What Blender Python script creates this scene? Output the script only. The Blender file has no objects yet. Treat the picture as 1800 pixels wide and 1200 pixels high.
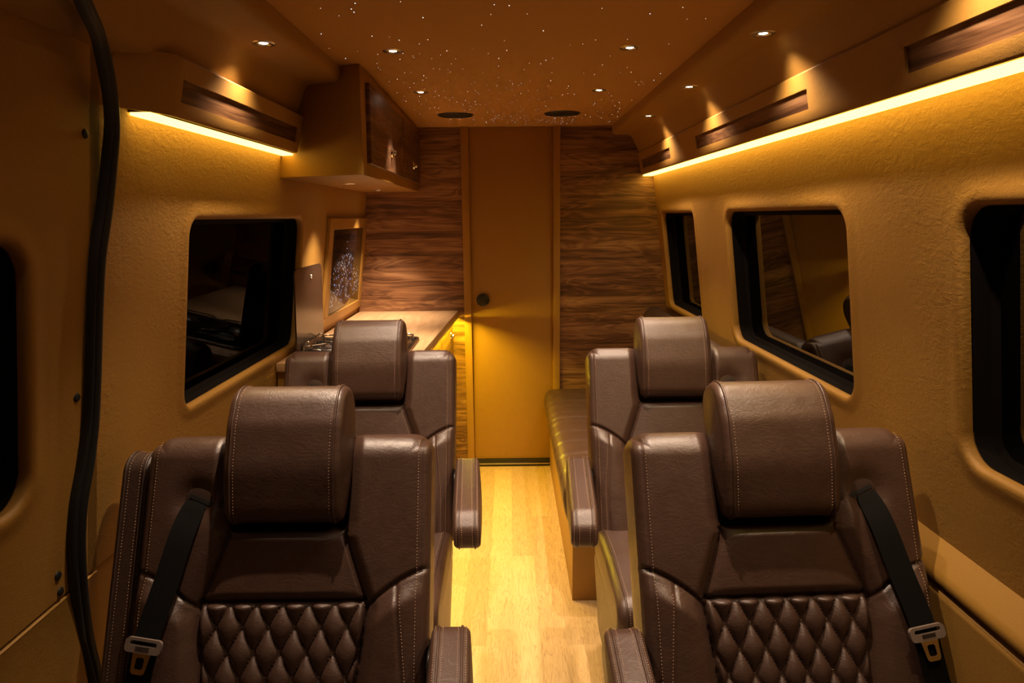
import bpy, bmesh, math, random
import numpy as np
from mathutils import Matrix, Vector

# ------------------------------------------------------------------ camera, world, exposure
S = bpy.context.scene
COL = S.collection
CAM_H = 1.43
F_PX = 1200.0


def setup_camera():
    cy = np.array([(894 - 900) / F_PX, -(380 - 600) / F_PX, -1.0]); cy /= np.linalg.norm(cy)
    r = math.radians(0.65); a, b = math.cos(r), math.sin(r)
    k = -(a * cy[0] + b * cy[1]) / cy[2]
    cx = np.array([a, b, k]); cx /= np.linalg.norm(cx)
    cz = np.cross(cx, cy)
    m = Matrix(((*cx, 0.0), (*cy, 0.0), (*cz, CAM_H), (0, 0, 0, 1)))
    cam = bpy.data.cameras.new('camera')
    cam.sensor_width = 36.0
    cam.lens = 36.0 * F_PX / 1800.0
    cam.clip_start = 0.02
    o = bpy.data.objects.new('camera', cam); COL.objects.link(o)
    o.matrix_world = m
    S.camera = o


setup_camera()
W = bpy.data.worlds.new('night'); S.world = W; W.use_nodes = True
W.node_tree.nodes['Background'].inputs[0].default_value = (0.010, 0.012, 0.02, 1)
W.node_tree.nodes['Background'].inputs[1].default_value = 0.02
S.view_settings.view_transform = 'Standard'
S.view_settings.look = 'None'
S.view_settings.gamma = 1.0
S.view_settings.use_curve_mapping = False
S.view_settings.exposure = -0.32
S.cycles.use_denoising = True
S.cycles.max_bounces = 8
S.cycles.sample_clamp_indirect = 4.0

LED_COL = (1.0, 0.62, 0.09)
LED_PW = 9.5
SPOT_COL = (1.0, 0.74, 0.53)
SPOT_W = 68.0          # ceiling downlights
SOFFIT_W = 22.0
UNDER_W = 85.0

# ------------------------------------------------------------------ node helpers
class NT:
    def __init__(self, name):
        self.m = bpy.data.materials.new(name); self.m.use_nodes = True
        self.t = self.m.node_tree; self.n = self.t.nodes
        self.p = self.n['Principled BSDF']
        self.tc = self.n.new('ShaderNodeTexCoord')

    def new(self, kind, **kw):
        x = self.n.new(kind)
        for k, v in kw.items():
            if hasattr(x, k): setattr(x, k, v)
            else: x.inputs[k.replace('_', ' ')].default_value = v
        return x

    def ln(self, a, b): self.t.links.new(a, b)

    def mapping(self, scale=(1, 1, 1), rot=(0, 0, 0), src='Object'):
        mp = self.n.new('ShaderNodeMapping')
        mp.inputs['Scale'].default_value = scale; mp.inputs['Rotation'].default_value = rot
        self.ln(self.tc.outputs[src], mp.inputs['Vector'])
        return mp.outputs[0]

    def noise(self, vec, scale=5, detail=4, rough=0.5, dist=0.0):
        x = self.n.new('ShaderNodeTexNoise')
        x.inputs['Scale'].default_value = scale; x.inputs['Detail'].default_value = detail
        x.inputs['Roughness'].default_value = rough; x.inputs['Distortion'].default_value = dist
        self.ln(vec, x.inputs['Vector']); return x.outputs['Fac']

    def ramp(self, fac, stops):
        r = self.n.new('ShaderNodeValToRGB'); e = r.color_ramp.elements
        while len(e) > 1: e.remove(e[-1])
        e[0].position = stops[0][0]; e[0].color = (*stops[0][1], 1)
        for p, c in stops[1:]:
            q = e.new(p); q.color = (*c, 1)
        self.ln(fac, r.inputs['Fac']); return r.outputs['Color']

    def math(self, op, a, b=None, c=None):
        x = self.n.new('ShaderNodeMath'); x.operation = op
        for i, v in enumerate((a, b, c)):
            if v is None: continue
            if isinstance(v, (int, float)): x.inputs[i].default_value = v
            else: self.ln(v, x.inputs[i])
        return x.outputs[0]

    def mix(self, fac, a, b, blend='MIX'):
        x = self.n.new('ShaderNodeMix'); x.data_type = 'RGBA'; x.blend_type = blend
        for i, v in ((0, fac), (6, a), (7, b)):
            if isinstance(v, (int, float)): x.inputs[i].default_value = v
            elif isinstance(v, tuple): x.inputs[i].default_value = (*v, 1)
            else: self.ln(v, x.inputs[i])
        return x.outputs[2]

    def bump(self, height, strength=0.5, dist=0.002, prev=None):
        b = self.n.new('ShaderNodeBump')
        b.inputs['Strength'].default_value = strength; b.inputs['Distance'].default_value = dist
        self.ln(height, b.inputs['Height'])
        if prev is not None: self.ln(prev, b.inputs['Normal'])
        return b.outputs[0]

    def done(self, color=None, rough=None, normal=None, **kw):
        p = self.p
        if color is not None:
            if isinstance(color, tuple): p.inputs['Base Color'].default_value = (*color, 1)
            else: self.ln(color, p.inputs['Base Color'])
        if rough is not None:
            if isinstance(rough, (int, float)): p.inputs['Roughness'].default_value = rough
            else: self.ln(rough, p.inputs['Roughness'])
        if normal is not None: self.ln(normal, p.inputs['Normal'])
        for k, v in kw.items():
            p.inputs[k.replace('_', ' ')].default_value = v
        return self.m


def plain(name, color, rough=0.5, metal=0.0, bump=0.0, scale=300, spec=0.5):
    t = NT(name)
    v = t.mapping()
    nz = t.noise(v, scale, 3)
    c = t.mix(nz, tuple(x * 0.88 for x in color), tuple(min(1, x * 1.1) for x in color))
    nrm = t.bump(nz, bump, 0.001) if bump else None
    t.p.inputs['Specular IOR Level'].default_value = spec
    return t.done(c, rough, nrm, Metallic=metal)


def emit(name, color, strength):
    m = bpy.data.materials.new(name); m.use_nodes = True
    n = m.node_tree.nodes; n.clear()
    e = n.new('ShaderNodeEmission'); o = n.new('ShaderNodeOutputMaterial')
    e.inputs[0].default_value = (*color, 1); e.inputs[1].default_value = strength
    m.node_tree.links.new(e.outputs[0], o.inputs[0]); return m


def mat_suede(name, color, crumple=1.0):
    t = NT(name); v = t.mapping()
    mp = t.mapping((1, 0.75, 1.3))
    a = t.noise(mp, 34, 7, 0.62, 0.5)
    ridge = t.math('ABSOLUTE', t.math('SUBTRACT', a, 0.5))
    ridge = t.math('POWER', t.math('MINIMUM', t.math('MULTIPLY', ridge, 5.0), 1.0), 0.8)
    patch = t.noise(v, 3.0, 2, 0.5)
    patch = t.math('MULTIPLY', t.math('SUBTRACT', patch, 0.33), 2.6)
    patch = t.math('MINIMUM', t.math('MAXIMUM', patch, 0.12), 1.0)
    g2 = t.noise(mp, 75, 6, 0.7, 0.2)
    r2 = t.math('MULTIPLY', t.math('ADD', t.math('MULTIPLY', ridge, 0.55), t.math('MULTIPLY', g2, 1.3)), patch)
    n1 = t.bump(r2, 0.65 * crumple, 0.0034)
    f = t.noise(v, 420, 3, 0.6)
    n2 = t.bump(f, 0.35, 0.0012, n1)
    g = t.noise(v, 160, 4, 0.7)
    c = t.mix(g, tuple(x * 0.86 for x in color), tuple(min(1, x * 1.12) for x in color))
    return t.done(c, 0.62, n2)


def mat_leather(name, color, rough=0.37):
    t = NT(name); v = t.mapping()
    vo = t.new('ShaderNodeTexVoronoi'); vo.feature = 'DISTANCE_TO_EDGE'; vo.inputs['Scale'].default_value = 520
    t.ln(v, vo.inputs['Vector'])
    grain = t.math('MINIMUM', t.math('MULTIPLY', vo.outputs['Distance'], 5.0), 1.0)
    w = t.noise(t.mapping((1, 1, 1.9)), 22, 5, 0.62, 1.5)
    wr = t.math('ABSOLUTE', t.math('SUBTRACT', w, 0.5))
    wr = t.math('POWER', t.math('MINIMUM', t.math('MULTIPLY', wr, 9.0), 1.0), 0.5)
    n1 = t.bump(wr, 0.16, 0.002)
    big = t.noise(v, 9, 3, 0.5)
    n1b = t.bump(big, 0.25, 0.006, n1)
    n2 = t.bump(grain, 0.14, 0.0006, n1b)
    g = t.noise(v, 35, 4, 0.6)
    c = t.mix(g, tuple(x * 0.8 for x in color), tuple(x * 1.2 for x in color))
    rr = t.math('ADD', t.math('MULTIPLY', g, 0.14), rough - 0.07)
    t.p.inputs['Specular IOR Level'].default_value = 0.68
    return t.done(c, rr, n2)


def mat_walnut(name, axis='x', dark=1.0):
    """grain runs along the given axis"""
    t = NT(name)
    sc = {'x': (0.5, 1.2, 13.0), 'y': (1.2, 0.5, 13.0)}[axis]
    v = t.mapping(sc)
    a = t.noise(v, 2.1, 8, 0.66, 0.7)
    v2 = t.mapping({'x': (0.9, 0.9, 95), 'y': (0.9, 0.9, 95)}[axis])
    b = t.noise(v2, 3.0, 4, 0.7, 0.3)
    s = t.math('ADD', t.math('MULTIPLY', a, 0.72), t.math('MULTIPLY', b, 0.28))
    v3 = t.mapping({'x': (0.8, 0.8, 5.5), 'y': (0.8, 0.8, 5.5)}[axis])
    kn = t.noise(v3, 2.4, 2, 0.45, 1.2)
    ring = t.math('SINE', t.math('MULTIPLY', kn, 46))
    s = t.math('ADD', s, t.math('MULTIPLY', ring, 0.045))
    k = dark
    c = t.ramp(s, [(0.30, (0.030 * k, 0.013 * k, 0.006 * k)), (0.43, (0.11 * k, 0.047 * k, 0.019 * k)),
                   (0.53, (0.23 * k, 0.108 * k, 0.045 * k)), (0.63, (0.36 * k, 0.19 * k, 0.085 * k)), (0.78, (0.46 * k, 0.26 * k, 0.125 * k))])
    n = t.bump(s, 0.15, 0.001)
    return t.done(c, 0.42, n)


def mat_oak_floor(name):
    t = NT(name)
    v = t.mapping((1, 1, 1), (0, 0, math.radians(90)))
    br = t.new('ShaderNodeTexBrick')
    br.offset = 0.37; br.offset_frequency = 2
    t.ln(v, br.inputs['Vector'])
    for k, x in (('Scale', 1.0), ('Mortar Size', 0.0006), ('Brick Width', 0.62), ('Row Height', 0.092), ('Bias', 0.0)):
        br.inputs[k].default_value = x
    br.inputs['Color1'].default_value = (0.0, 0.0, 0.0, 1); br.inputs['Color2'].default_value = (1, 1, 1, 1)
    br.inputs['Mortar'].default_value = (0.45, 0.45, 0.45, 1)
    tone = br.outputs['Color']
    v2 = t.mapping((9, 1.0, 1))
    # shift the grain from plank to plank
    cmb = t.new('ShaderNodeVectorMath'); cmb.operation = 'MULTIPLY_ADD'
    t.ln(tone, cmb.inputs[0]); cmb.inputs[1].default_value = (7, 3, 0); t.ln(v2, cmb.inputs[2])
    a = t.noise(cmb.outputs[0], 1.7, 3, 0.5, 1.6)
    ring = t.math('SINE', t.math('MULTIPLY', a, 85))
    ring = t.math('MULTIPLY', t.math('MAXIMUM', ring, 0.0), 1.0)
    ring = t.math('POWER', ring, 6)
    f = t.noise(t.mapping((140, 6, 1)), 2, 4, 0.7)
    base = t.ramp(f, [(0.25, (0.46, 0.28, 0.12)), (0.5, (0.62, 0.41, 0.19)), (0.8, (0.72, 0.50, 0.25))])
    c = t.mix(t.math('MULTIPLY', ring, 0.45), base, (0.30, 0.165, 0.075))
    tv = t.mix(tone, (0.80, 0.78, 0.74), (1.08, 1.08, 1.08))
    c = t.mix(1.0, c, tv, 'MULTIPLY')
    n = t.bump(f, 0.12, 0.0006)
    return t.done(c, 0.45, n)


def mat_oak_top(name):
    t = NT(name)
    f = t.noise(t.mapping((10, 0.9, 4)), 4, 6, 0.65, 1.0)
    c = t.ramp(f, [(0.28, (0.33, 0.19, 0.09)), (0.5, (0.47, 0.29, 0.14)), (0.75, (0.56, 0.37, 0.2))])
    n = t.bump(f, 0.1, 0.0006)
    return t.done(c, 0.38, n)


def mat_glass_dark(name):
    m = bpy.data.materials.new(name); m.use_nodes = True
    n = m.node_tree.nodes; n.clear(); L = m.node_tree.links.new
    o = n.new('ShaderNodeOutputMaterial'); mx = n.new('ShaderNodeMixShader')
    fr = n.new('ShaderNodeFresnel'); fr.inputs[0].default_value = 1.26
    g = n.new('ShaderNodeBsdfGlossy'); g.inputs['Roughness'].default_value = 0.012; g.inputs[0].default_value = (0.22, 0.22, 0.22, 1)
    tr = n.new('ShaderNodeBsdfTransparent'); tr.inputs[0].default_value = (0.10, 0.11, 0.11, 1)
    L(fr.outputs[0], mx.inputs[0]); L(tr.outputs[0], mx.inputs[1]); L(g.outputs[0], mx.inputs[2]); L(mx.outputs[0], o.inputs[0])
    return m


M = dict(
    suede=mat_suede('tan suede', (0.36, 0.186, 0.030)),
    suede_flat=mat_suede('tan suede panel', (0.36, 0.186, 0.030), 0.25),
    trimtan=plain('tan trim', (0.35, 0.182, 0.030), 0.5, 0, 0.15, 260),
    ceil=plain('ceiling suede', (0.52, 0.27, 0.070), 0.9, 0, 0.5, 500),
    leather=mat_leather('brown leather', (0.070, 0.036, 0.024)),
    leather_dk=mat_leather('dark brown leather', (0.050, 0.026, 0.017), 0.45),
    leather_in=mat_leather('brown leather inset', (0.070, 0.036, 0.024), 0.46),
    thread=plain('tan thread', (0.55, 0.37, 0.25), 0.7),
    walnut=mat_walnut('walnut panelling', 'x'),
    walnut_y=mat_walnut('walnut inlay', 'y', 0.62),
    walnut_door=mat_walnut('walnut door', 'y', 0.75),
    floor=mat_oak_floor('light oak planks'),
    oak=mat_oak_top('oak worktop'),
    black=plain('black rubber', (0.012, 0.012, 0.012), 0.55),
    blackp=plain('black plastic', (0.015, 0.013, 0.012), 0.4),
    reveal=plain('dark window reveal', (0.008, 0.006, 0.005), 0.9, 0, 0.3, 300, 0.1),
    belt=plain('black webbing', (0.006, 0.0055, 0.005), 0.9, 0, 0.5, 700, 0.12),
    chrome=plain('chrome', (0.75, 0.72, 0.68), 0.14, 1.0),
    steel=plain('satin steel', (0.55, 0.50, 0.44), 0.28, 1.0),
    brownplastic=plain('brown plastic', (0.050, 0.030, 0.022), 0.34),
    greyplastic=plain('grey plastic', (0.22, 0.17, 0.14), 0.4),
    glass=mat_glass_dark('tinted glass'),
    gloss=plain('black gloss glass', (0.006, 0.005, 0.005), 0.05),
    lidglass=plain('smoked glass lid', (0.045, 0.026, 0.016), 0.22),
    led=emit('led strip light', LED_COL, LED_PW),
    led2=emit('worktop led light', (1.0, 0.70, 0.02), 700.0),
    lens=emit('downlight lens', (1.0, 0.80, 0.58), 30.0),
    star=emit('fibre optic star', (1.0, 0.90, 0.78), 2.4),
    star_cool=emit('cool fibre optic star', (0.80, 0.92, 1.0), 2.6),
    cabdark=plain('dark cab bulkhead', (0.03, 0.025, 0.02), 0.8),
)

# ------------------------------------------------------------------ object helpers
def link(name, me, parent=None, loc=None):
    o = bpy.data.objects.new(name, me); COL.objects.link(o)
    if parent is not None: o.parent = parent
    if loc is not None: o.location = loc
    return o


def mesh(name, verts, faces, mat, parent=None, smooth=False, sharp=None):
    me = bpy.data.meshes.new(name)
    me.from_pydata([tuple(map(float, v)) for v in verts], [], [tuple(f) for f in faces])
    me.materials.append(mat)
    if smooth:
        me.polygons.foreach_set('use_smooth', [True] * len(me.polygons))
        if sharp: me.set_sharp_from_angle(angle=math.radians(sharp))
    me.validate(); me.update()
    return link(name, me, parent)


def from_bm(name, bm, mat, parent=None, smooth=False, sharp=35):
    bmesh.ops.recalc_face_normals(bm, faces=bm.faces)
    me = bpy.data.meshes.new(name); bm.to_mesh(me); bm.free()
    me.materials.append(mat)
    if smooth:
        me.polygons.foreach_set('use_smooth', [True] * len(me.polygons))
        me.set_sharp_from_angle(angle=math.radians(sharp))
    return link(name, me, parent)


def add_box(bm, lo, hi, bev=0.0, seg=3, mat4=None):
    lo, hi = Vector(lo), Vector(hi)
    t = bmesh.new()
    bmesh.ops.create_cube(t, size=1.0)
    for v in t.verts:
        v.co = Vector([(lo[i] + hi[i]) / 2 + v.co[i] * (hi[i] - lo[i]) for i in range(3)])
    if bev > 0:
        bmesh.ops.bevel(t, geom=list(t.edges), offset=bev, segments=seg, affect='EDGES', profile=0.5)
    if mat4 is not None:
        bmesh.ops.transform(t, matrix=mat4, verts=t.verts)
    vs = [bm.verts.new(v.co) for v in t.verts]
    t.verts.index_update()
    for f in t.faces: bm.faces.new([vs[v.index] for v in f.verts])
    t.free()


def box(name, lo, hi, mat, parent=None, bev=0.003, seg=2, mat4=None):
    bm = bmesh.new(); add_box(bm, lo, hi, bev, seg, mat4)
    return from_bm(name, bm, mat, parent, smooth=bev > 0, sharp=40)


def add_tube(bm, pts, r, n=8, closed=False):
    pts = [Vector(p) for p in pts]; rings = []
    N = len(pts); up = None
    for i, p in enumerate(pts):
        a = pts[(i - 1) % N] if (closed or i > 0) else p
        b = pts[(i + 1) % N] if (closed or i < N - 1) else p
        d = (b - a).normalized()
        if up is None:
            up = Vector((0, 0, 1)) if abs(d.z) < 0.9 else Vector((1, 0, 0))
        s = d.cross(up).normalized(); up = s.cross(d).normalized()
        rings.append([bm.verts.new(p + (s * math.cos(2 * math.pi * k / n) + up * math.sin(2 * math.pi * k / n)) * r) for k in range(n)])
    R = range(N) if closed else range(N - 1)
    for i in R:
        A, B = rings[i], rings[(i + 1) % N]
        for k in range(n): bm.faces.new((A[k], A[(k + 1) % n], B[(k + 1) % n], B[k]))
    if not closed:
        bm.faces.new(rings[0][::-1]); bm.faces.new(rings[-1])


def tube(name, pts, r, mat, parent=None, n=8, closed=False):
    bm = bmesh.new(); add_tube(bm, pts, r, n, closed)
    return from_bm(name, bm, mat, parent, True, 60)


def lathe(name, prof, mat, parent=None, n=40, mat4=None, sharp=40):
    """prof: list of (r, z) revolved about z"""
    bm = bmesh.new(); rings = []
    for r, z in prof:
        if r < 1e-6: rings.append([bm.verts.new((0, 0, z))])
        else: rings.append([bm.verts.new((r * math.cos(2 * math.pi * k / n), r * math.sin(2 * math.pi * k / n), z)) for k in range(n)])
    for A, B in zip(rings, rings[1:]):
        for k in range(n):
            a, b = A[k % len(A)], A[(k + 1) % len(A)]
            c, d = B[(k + 1) % len(B)], B[k % len(B)]
            f = []
            for v in (a, b, c, d):
                if v not in f: f.append(v)
            if len(f) > 2: bm.faces.new(f)
    if mat4 is not None: bmesh.ops.transform(bm, matrix=mat4, verts=bm.verts)
    return from_bm(name, bm, mat, parent, True, sharp)


def empty(name, loc=(0, 0, 0), rotz=0.0):
    o = bpy.data.objects.new(name, None); COL.objects.link(o)
    o.location = loc; o.rotation_euler = (0, 0, rotz); o.empty_display_size = 0.1
    return o


def tag(o, label, cat, group=None):
    o['label'] = label; o['category'] = cat
    if group: o['group'] = group
    return o


def structure(o):
    o['kind'] = 'structure'; return o


def copy_tree(o, parent=None):
    c = o.copy(); COL.objects.link(c)
    if parent is not None: c.parent = parent
    for ch in list(o.children): copy_tree(ch, c)
    return c


# ------------------------------------------------------------------ the room shell
YB, YF = 3.78, -1.1            # rear partition, front closure
ZC, ZS = 1.900, 1.852          # ceiling, soffit
CL, CR = -0.525, 0.557         # ceiling edges


def wx(side, z):               # leaning side walls
    a = 0.782 if side > 0 else 0.757
    return side * (a + 0.127 * (1.642 - z))


def rrect(y0, y1, z0, z1, r, k=8, off=0.0):
    """rounded rectangle loop, with the matching outer-corner slots for bridging to a cell"""
    y0 -= off; y1 += off; z0 -= off; z1 += off; r = max(0.004, r + off)
    pts = []
    for (cy, cz, a0) in ((y1 - r, z1 - r, 0), (y0 + r, z1 - r, 90), (y0 + r, z0 + r, 180), (y1 - r, z0 + r, 270)):
        for i in range(2 * k + 1):
            a = math.radians(a0 + 90 * i / (2 * k))
            pts.append((cy + r * math.cos(a), cz + r * math.sin(a)))
    return pts


def cell_loop(hole, c0, c1, z0, z1, k=8):
    corners = ((c1, z1), (c0, z1), (c0, z0), (c1, z0)); out = []
    n = 2 * k + 1
    for ci in range(4):
        h = hole[ci * n:(ci + 1) * n]; cx, cz = corners[ci]
        for i, (y, z) in enumerate(h):
            first, second = i < k, i > k
            if i == k: out.append((cx, cz)); continue
            if ci in (0, 2):      # first half on the vertical edge, second on the horizontal
                out.append((cx, z) if first else (y, cz))
            else:
                out.append((y, cz) if first else (cx, z))
    return out


def wall_mesh(name, side, windows, z_low, y_min=YF, z_top=1.75, mat=None):
    V, Fc = [], []
    def P(y, z, n=0.0): return (wx(side, z) + side * n, y, z)
    def quad(a, b, c, d):
        i = len(V); V.extend([a, b, c, d]); Fc.append((i, i + 1, i + 2, i + 3))
    ZA, ZB = 0.87, 1.50
    for z0, z1 in ((z_low, ZA), (ZB, z_top)):
        quad(P(y_min, z0), P(YB, z0), P(YB, z1), P(y_min, z1))
    cells = sorted(windows, key=lambda w: w['cell'][0])
    y = y_min
    for w in cells:
        c0, c1 = w['cell']
        if c0 > y: quad(P(y, ZA), P(c0, ZA), P(c0, ZB), P(y, ZB))
        y = c1
        q = w['rect']; r = w['r']
        loops = [[P(a, b) for a, b in cell_loop(rrect(*q, r, off=0.05), c0, c1, ZA, ZB)]]
        for off, n in ((0.05, 0), (0.04, -0.0006), (0.030, -0.002), (0.021, -0.0035), (0.014, -0.004), (0.008, -0.003),
                       (0.0045, -0.0008), (0.002, 0.0025), (0.0005, 0.007), (0.0, 0.014), (0.0, 0.02)):
            loops.append([P(a, b, n) for a, b in rrect(*q, r, off=off)])
        base = len(V)
        for L in loops: V.extend(L)
        N = len(loops[0])
        for li in range(len(loops) - 1):
            for i in range(N):
                a = base + li * N + i; b = base + li * N + (i + 1) % N
                Fc.append((a, b, b + N, a + N))
    if y < YB: quad(P(y, ZA), P(YB, ZA), P(YB, ZB), P(y, ZB))
    o = mesh(name, V, Fc, mat or M['suede'])
    bm = bmesh.new(); bm.from_mesh(o.data)
    bmesh.ops.remove_doubles(bm, verts=bm.verts, dist=1e-5)
    bmesh.ops.recalc_face_normals(bm, faces=bm.faces)
    nw = Vector((1, 0, 0.127 * side)).normalized()
    for f in bm.faces: f.smooth = abs(f.normal.dot(nw)) < 0.99999
    bm.to_mesh(o.data); bm.free()
    return structure(o)


def window(name, side, w):
    """dark reveal lining plus tinted pane"""
    q, r = w['rect'], w['r']
    V, Fc = [], []
    def P(y, z, n): return (wx(side, z) + side * n, y, z)
    loops = []
    for off, n in ((0.0, 0.018), (0.0, 0.055), (-0.012, 0.062), (-0.016, 0.066)):
        loops.append([P(a, b, n) for a, b in rrect(*q, r, off=off)])
    for L in loops: V.extend(L)
    N = len(loops[0])
    for li in range(len(loops) - 1):
        for i in range(N):
            a = li * N + i; b = li * N + (i + 1) % N
            Fc.append((a, b, b + N, a + N))
    fr = structure(mesh(name, V, Fc, M['reveal'], smooth=True, sharp=40))
    g0 = [P(a, b, 0.0635) for a, b in rrect(*q, r, off=0.002)]
    g1 = [P(a, b, 0.0675) for a, b in rrect(*q, r, off=0.002)]
    n = len(g0)
    faces = [tuple(range(n)), tuple(range(2 * n - 1, n - 1, -1))] + [(i, i + n, (i + 1) % n + n, (i + 1) % n) for i in range(n)]
    mesh('pane', g0 + g1, faces, M['glass'], fr)
    return fr


WIN_R = [dict(cell=(2.80, 3.76), rect=(3.035, 3.66, 0.955, 1.437), r=0.03),
         dict(cell=(1.45, 2.80), rect=(1.665, 2.585, 0.962, 1.438), r=0.055),
         dict(cell=(-0.2, 1.45), rect=(0.10, 1.243, 0.962, 1.440), r=0.055)]
WIN_L = [dict(cell=(1.50, 2.90), rect=(1.710, 2.645, 0.948, 1.430), r=0.045)]
WIN_D = [dict(cell=(0.0, 1.255), rect=(0.25, 1.130, 0.945, 1.398), r=0.06)]
wall_right = wall_mesh('wall_right', 1, WIN_R, 0.762)
wall_left = wall_mesh('wall_left', -1, WIN_L, 0.715, y_min=1.30)
door_2 = wall_mesh('door_2', -1, WIN_D, 0.715, y_min=YF, z_top=1.76, mat=M['suede_flat'])
# door_2 spans only y < 1.31 : trim
bm = bmesh.new(); bm.from_mesh(door_2.data)
geom = bm.verts[:] + bm.edges[:] + bm.faces[:]
bmesh.ops.bisect_plane(bm, geom=geom, plane_co=(0, 1.33, 0), plane_no=(0, 1, 0), clear_outer=True)
bm.to_mesh(door_2.data); bm.free()
for i, w in enumerate(WIN_R): window('window_%d' % (i + 1), 1, w)
window('window_4', -1, WIN_L[0]); window('window_5', -1, WIN_D[0])

# lower side panels, with the lit belt-line ledge on the right
def extrude_y(name, prof, y0, y1, mat, parent=None, smooth=True, sharp=35, close=False, n=1):
    V, Fc = [], []
    m = len(prof)
    for j in range(n + 1):
        y = y0 + (y1 - y0) * j / n
        V += [(x, y, z) for x, z in prof]
    for j in range(n):
        for i in range(m if close else m - 1):
            a = j * m + i; b = j * m + (i + 1) % m
            Fc.append((a, b, b + m, a + m))
    if close:
        Fc.append(tuple(range(m))[::-1]); Fc.append(tuple(range(n * m, n * m + m)))
    return mesh(name, V, Fc, mat, parent, smooth, sharp)


led_prof = [(wx(1, 0.762), 0.762), (0.860, 0.722), (0.853, 0.712), (0.852, 0.700), (0.856, 0.693), (0.872, 0.691)]
extrude_y('belt_ledge', led_prof, YF, YB, M['trimtan'], wall_right, sharp=60)
extrude_y('groove', [(0.868, 0.693), (0.872, 0.688), (0.872, 0.676), (0.862, 0.674)], YF, YB, M['black'], wall_right)
extrude_y('lower_panel', [(0.872, 0.680), (0.862, 0.679), (0.857, 0.674), (0.857, 0.664), (0.868, 0.45), (0.868, 0.0)], YF, YB, M['suede_flat'], wall_right, sharp=60)
extrude_y('lower_panel', [(wx(-1, .715), 0.715), (wx(-1, .70) - .004, 0.712), (wx(-1, .70) - .001, 0.706), (wx(-1, .68), 0.70), (-0.885, 0.45), (-0.885, 0.0)], 1.30, YB, M['suede_flat'], wall_left, sharp=60)
extrude_y('lower_panel', [(wx(-1, .715) - .006, 0.715), (wx(-1, .70) - .006, 0.710), (wx(-1, .70) + .004, 0.706), (wx(-1, .68) + .004, 0.70), (-0.885, 0.45), (-0.885, 0.0)], YF, 1.33, M['suede_flat'], door_2, sharp=60)
for (y, z) in ((1.285, 1.585), (1.262, 1.10), (1.205, 0.765), (1.212, 0.728)):
    x = wx(-1, z)
    lathe('screw', [(0, 0.0045), (0.004, 0.0045), (0.0075, 0.003), (0.009, 0.0)], M['black'], door_2, 20,
          Matrix.Translation((x, y, z)) @ Matrix.Rotation(math.radians(90), 4, 'Y'))

# rubber seal running down the sliding-door opening
path = [(0.90, 1.836, -0.60), (1.00, 1.812, -0.625), (1.08, 1.785, -0.645), (1.145, 1.757, -0.665), (1.215, 1.730, -0.690), (1.275, 1.670, -0.715), (1.318, 1.605, -0.740), (1.332, 1.53, -0.762),
        (1.328, 1.45, -0.777), (1.310, 1.36, -0.79), (1.300, 1.25, -0.803), (1.296, 1.12, -0.82), (1.290, 1.03, -0.832),
        (1.275, 0.955, -0.842), (1.257, 0.89, -0.851), (1.250, 0.82, -0.860), (1.252, 0.75, -0.868), (1.262, 0.67, -0.878),
        (1.275, 0.58, -0.886), (1.285, 0.50, -0.886), (1.295, 0.40, -0.886), (1.30, 0.2, -0.886), (1.30, 0.03, -0.886)]
def smooth_path(pts, n=6):
    P = [Vector(p) for p in pts]; out = []
    for i in range(len(P) - 1):
        a, b, c, d = P[max(i - 1, 0)], P[i], P[i + 1], P[min(i + 2, len(P) - 1)]
        for k in range(n):
            t = k / n
            out.append(0.5 * ((2 * b) + (-a + c) * t + (2 * a - 5 * b + 4 * c - d) * t * t + (-a + 3 * b - 3 * c + d) * t ** 3))
    out.append(P[-1]); return out
seal_c = smooth_path([(x, y, z) for (y, z, x) in path])
sec = [(-0.030, 0.0), (-0.029, 0.012), (-0.022, 0.018), (-0.012, 0.017), (-0.008, 0.011), (-0.004, 0.017), (0.004, 0.024), (0.016, 0.024), (0.026, 0.016), (0.030, 0.0)]
V, Fc = [], []
for i, p in enumerate(seal_c):
    a = seal_c[max(i - 1, 0)]; b = seal_c[min(i + 1, len(seal_c) - 1)]
    d = (b - a).normalized(); nx = Vector((1, 0, 0.127)); nx = (nx - d * nx.dot(d)).normalized(); s = nx.cross(d).normalized()
    if s.y < 0: s = -s
    wf = 1.0 + 0.25 * math.exp(-((p.z - 0.80) / 0.16) ** 2)
    for (u, h) in sec: V.append(p + s * u * 0.52 * wf + nx * h * .8)
m = len(sec)
for i in range(len(seal_c) - 1):
    for k in range(m - 1): Fc.append((i * m + k, i * m + k + 1, (i + 1) * m + k + 1, (i + 1) * m + k))
sealo = mesh('door_seal', V, Fc, M['black'], None, True, 60)
tag(sealo, 'black ribbed rubber seal curving down the edge of the sliding door opening', 'seal')

# floor, ceiling, partition, closure
structure(box('floor', (-0.90, YF, -0.03), (0.90, YB + .05, 0.0), M['floor'], bev=0))
ceiling = structure(box('ceiling', (CL, YF, ZC), (CR, YB + .03, ZC + 0.03), M['ceil'], bev=0))
cove_r = [(CR, 1.93), (CR, 1.872), (CR + .006, 1.860), (CR + .016, ZS)]
cove_r += [(0.640, ZS), (0.652, 1.848), (0.663, 1.838), (0.675, 1.815), (0.690, 1.785), (0.704, 1.760), (0.716, 1.738)]
structure(extrude_y('trim_3', cove_r, YF, YB, M['suede_flat'], sharp=70))
cove_l = [(CL, 1.93), (CL, 1.872), (CL - .006, 1.860), (CL - .016, ZS)]
cove_l += [(-0.632, ZS), (-0.646, 1.846), (-0.657, 1.832), (-0.668, 1.805), (-0.682, 1.775), (-0.700, 1.750), (-0.76, 1.735)]
structure(extrude_y('trim_4', cove_l, YF, 2.42, M['suede_flat'], sharp=70))
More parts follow.
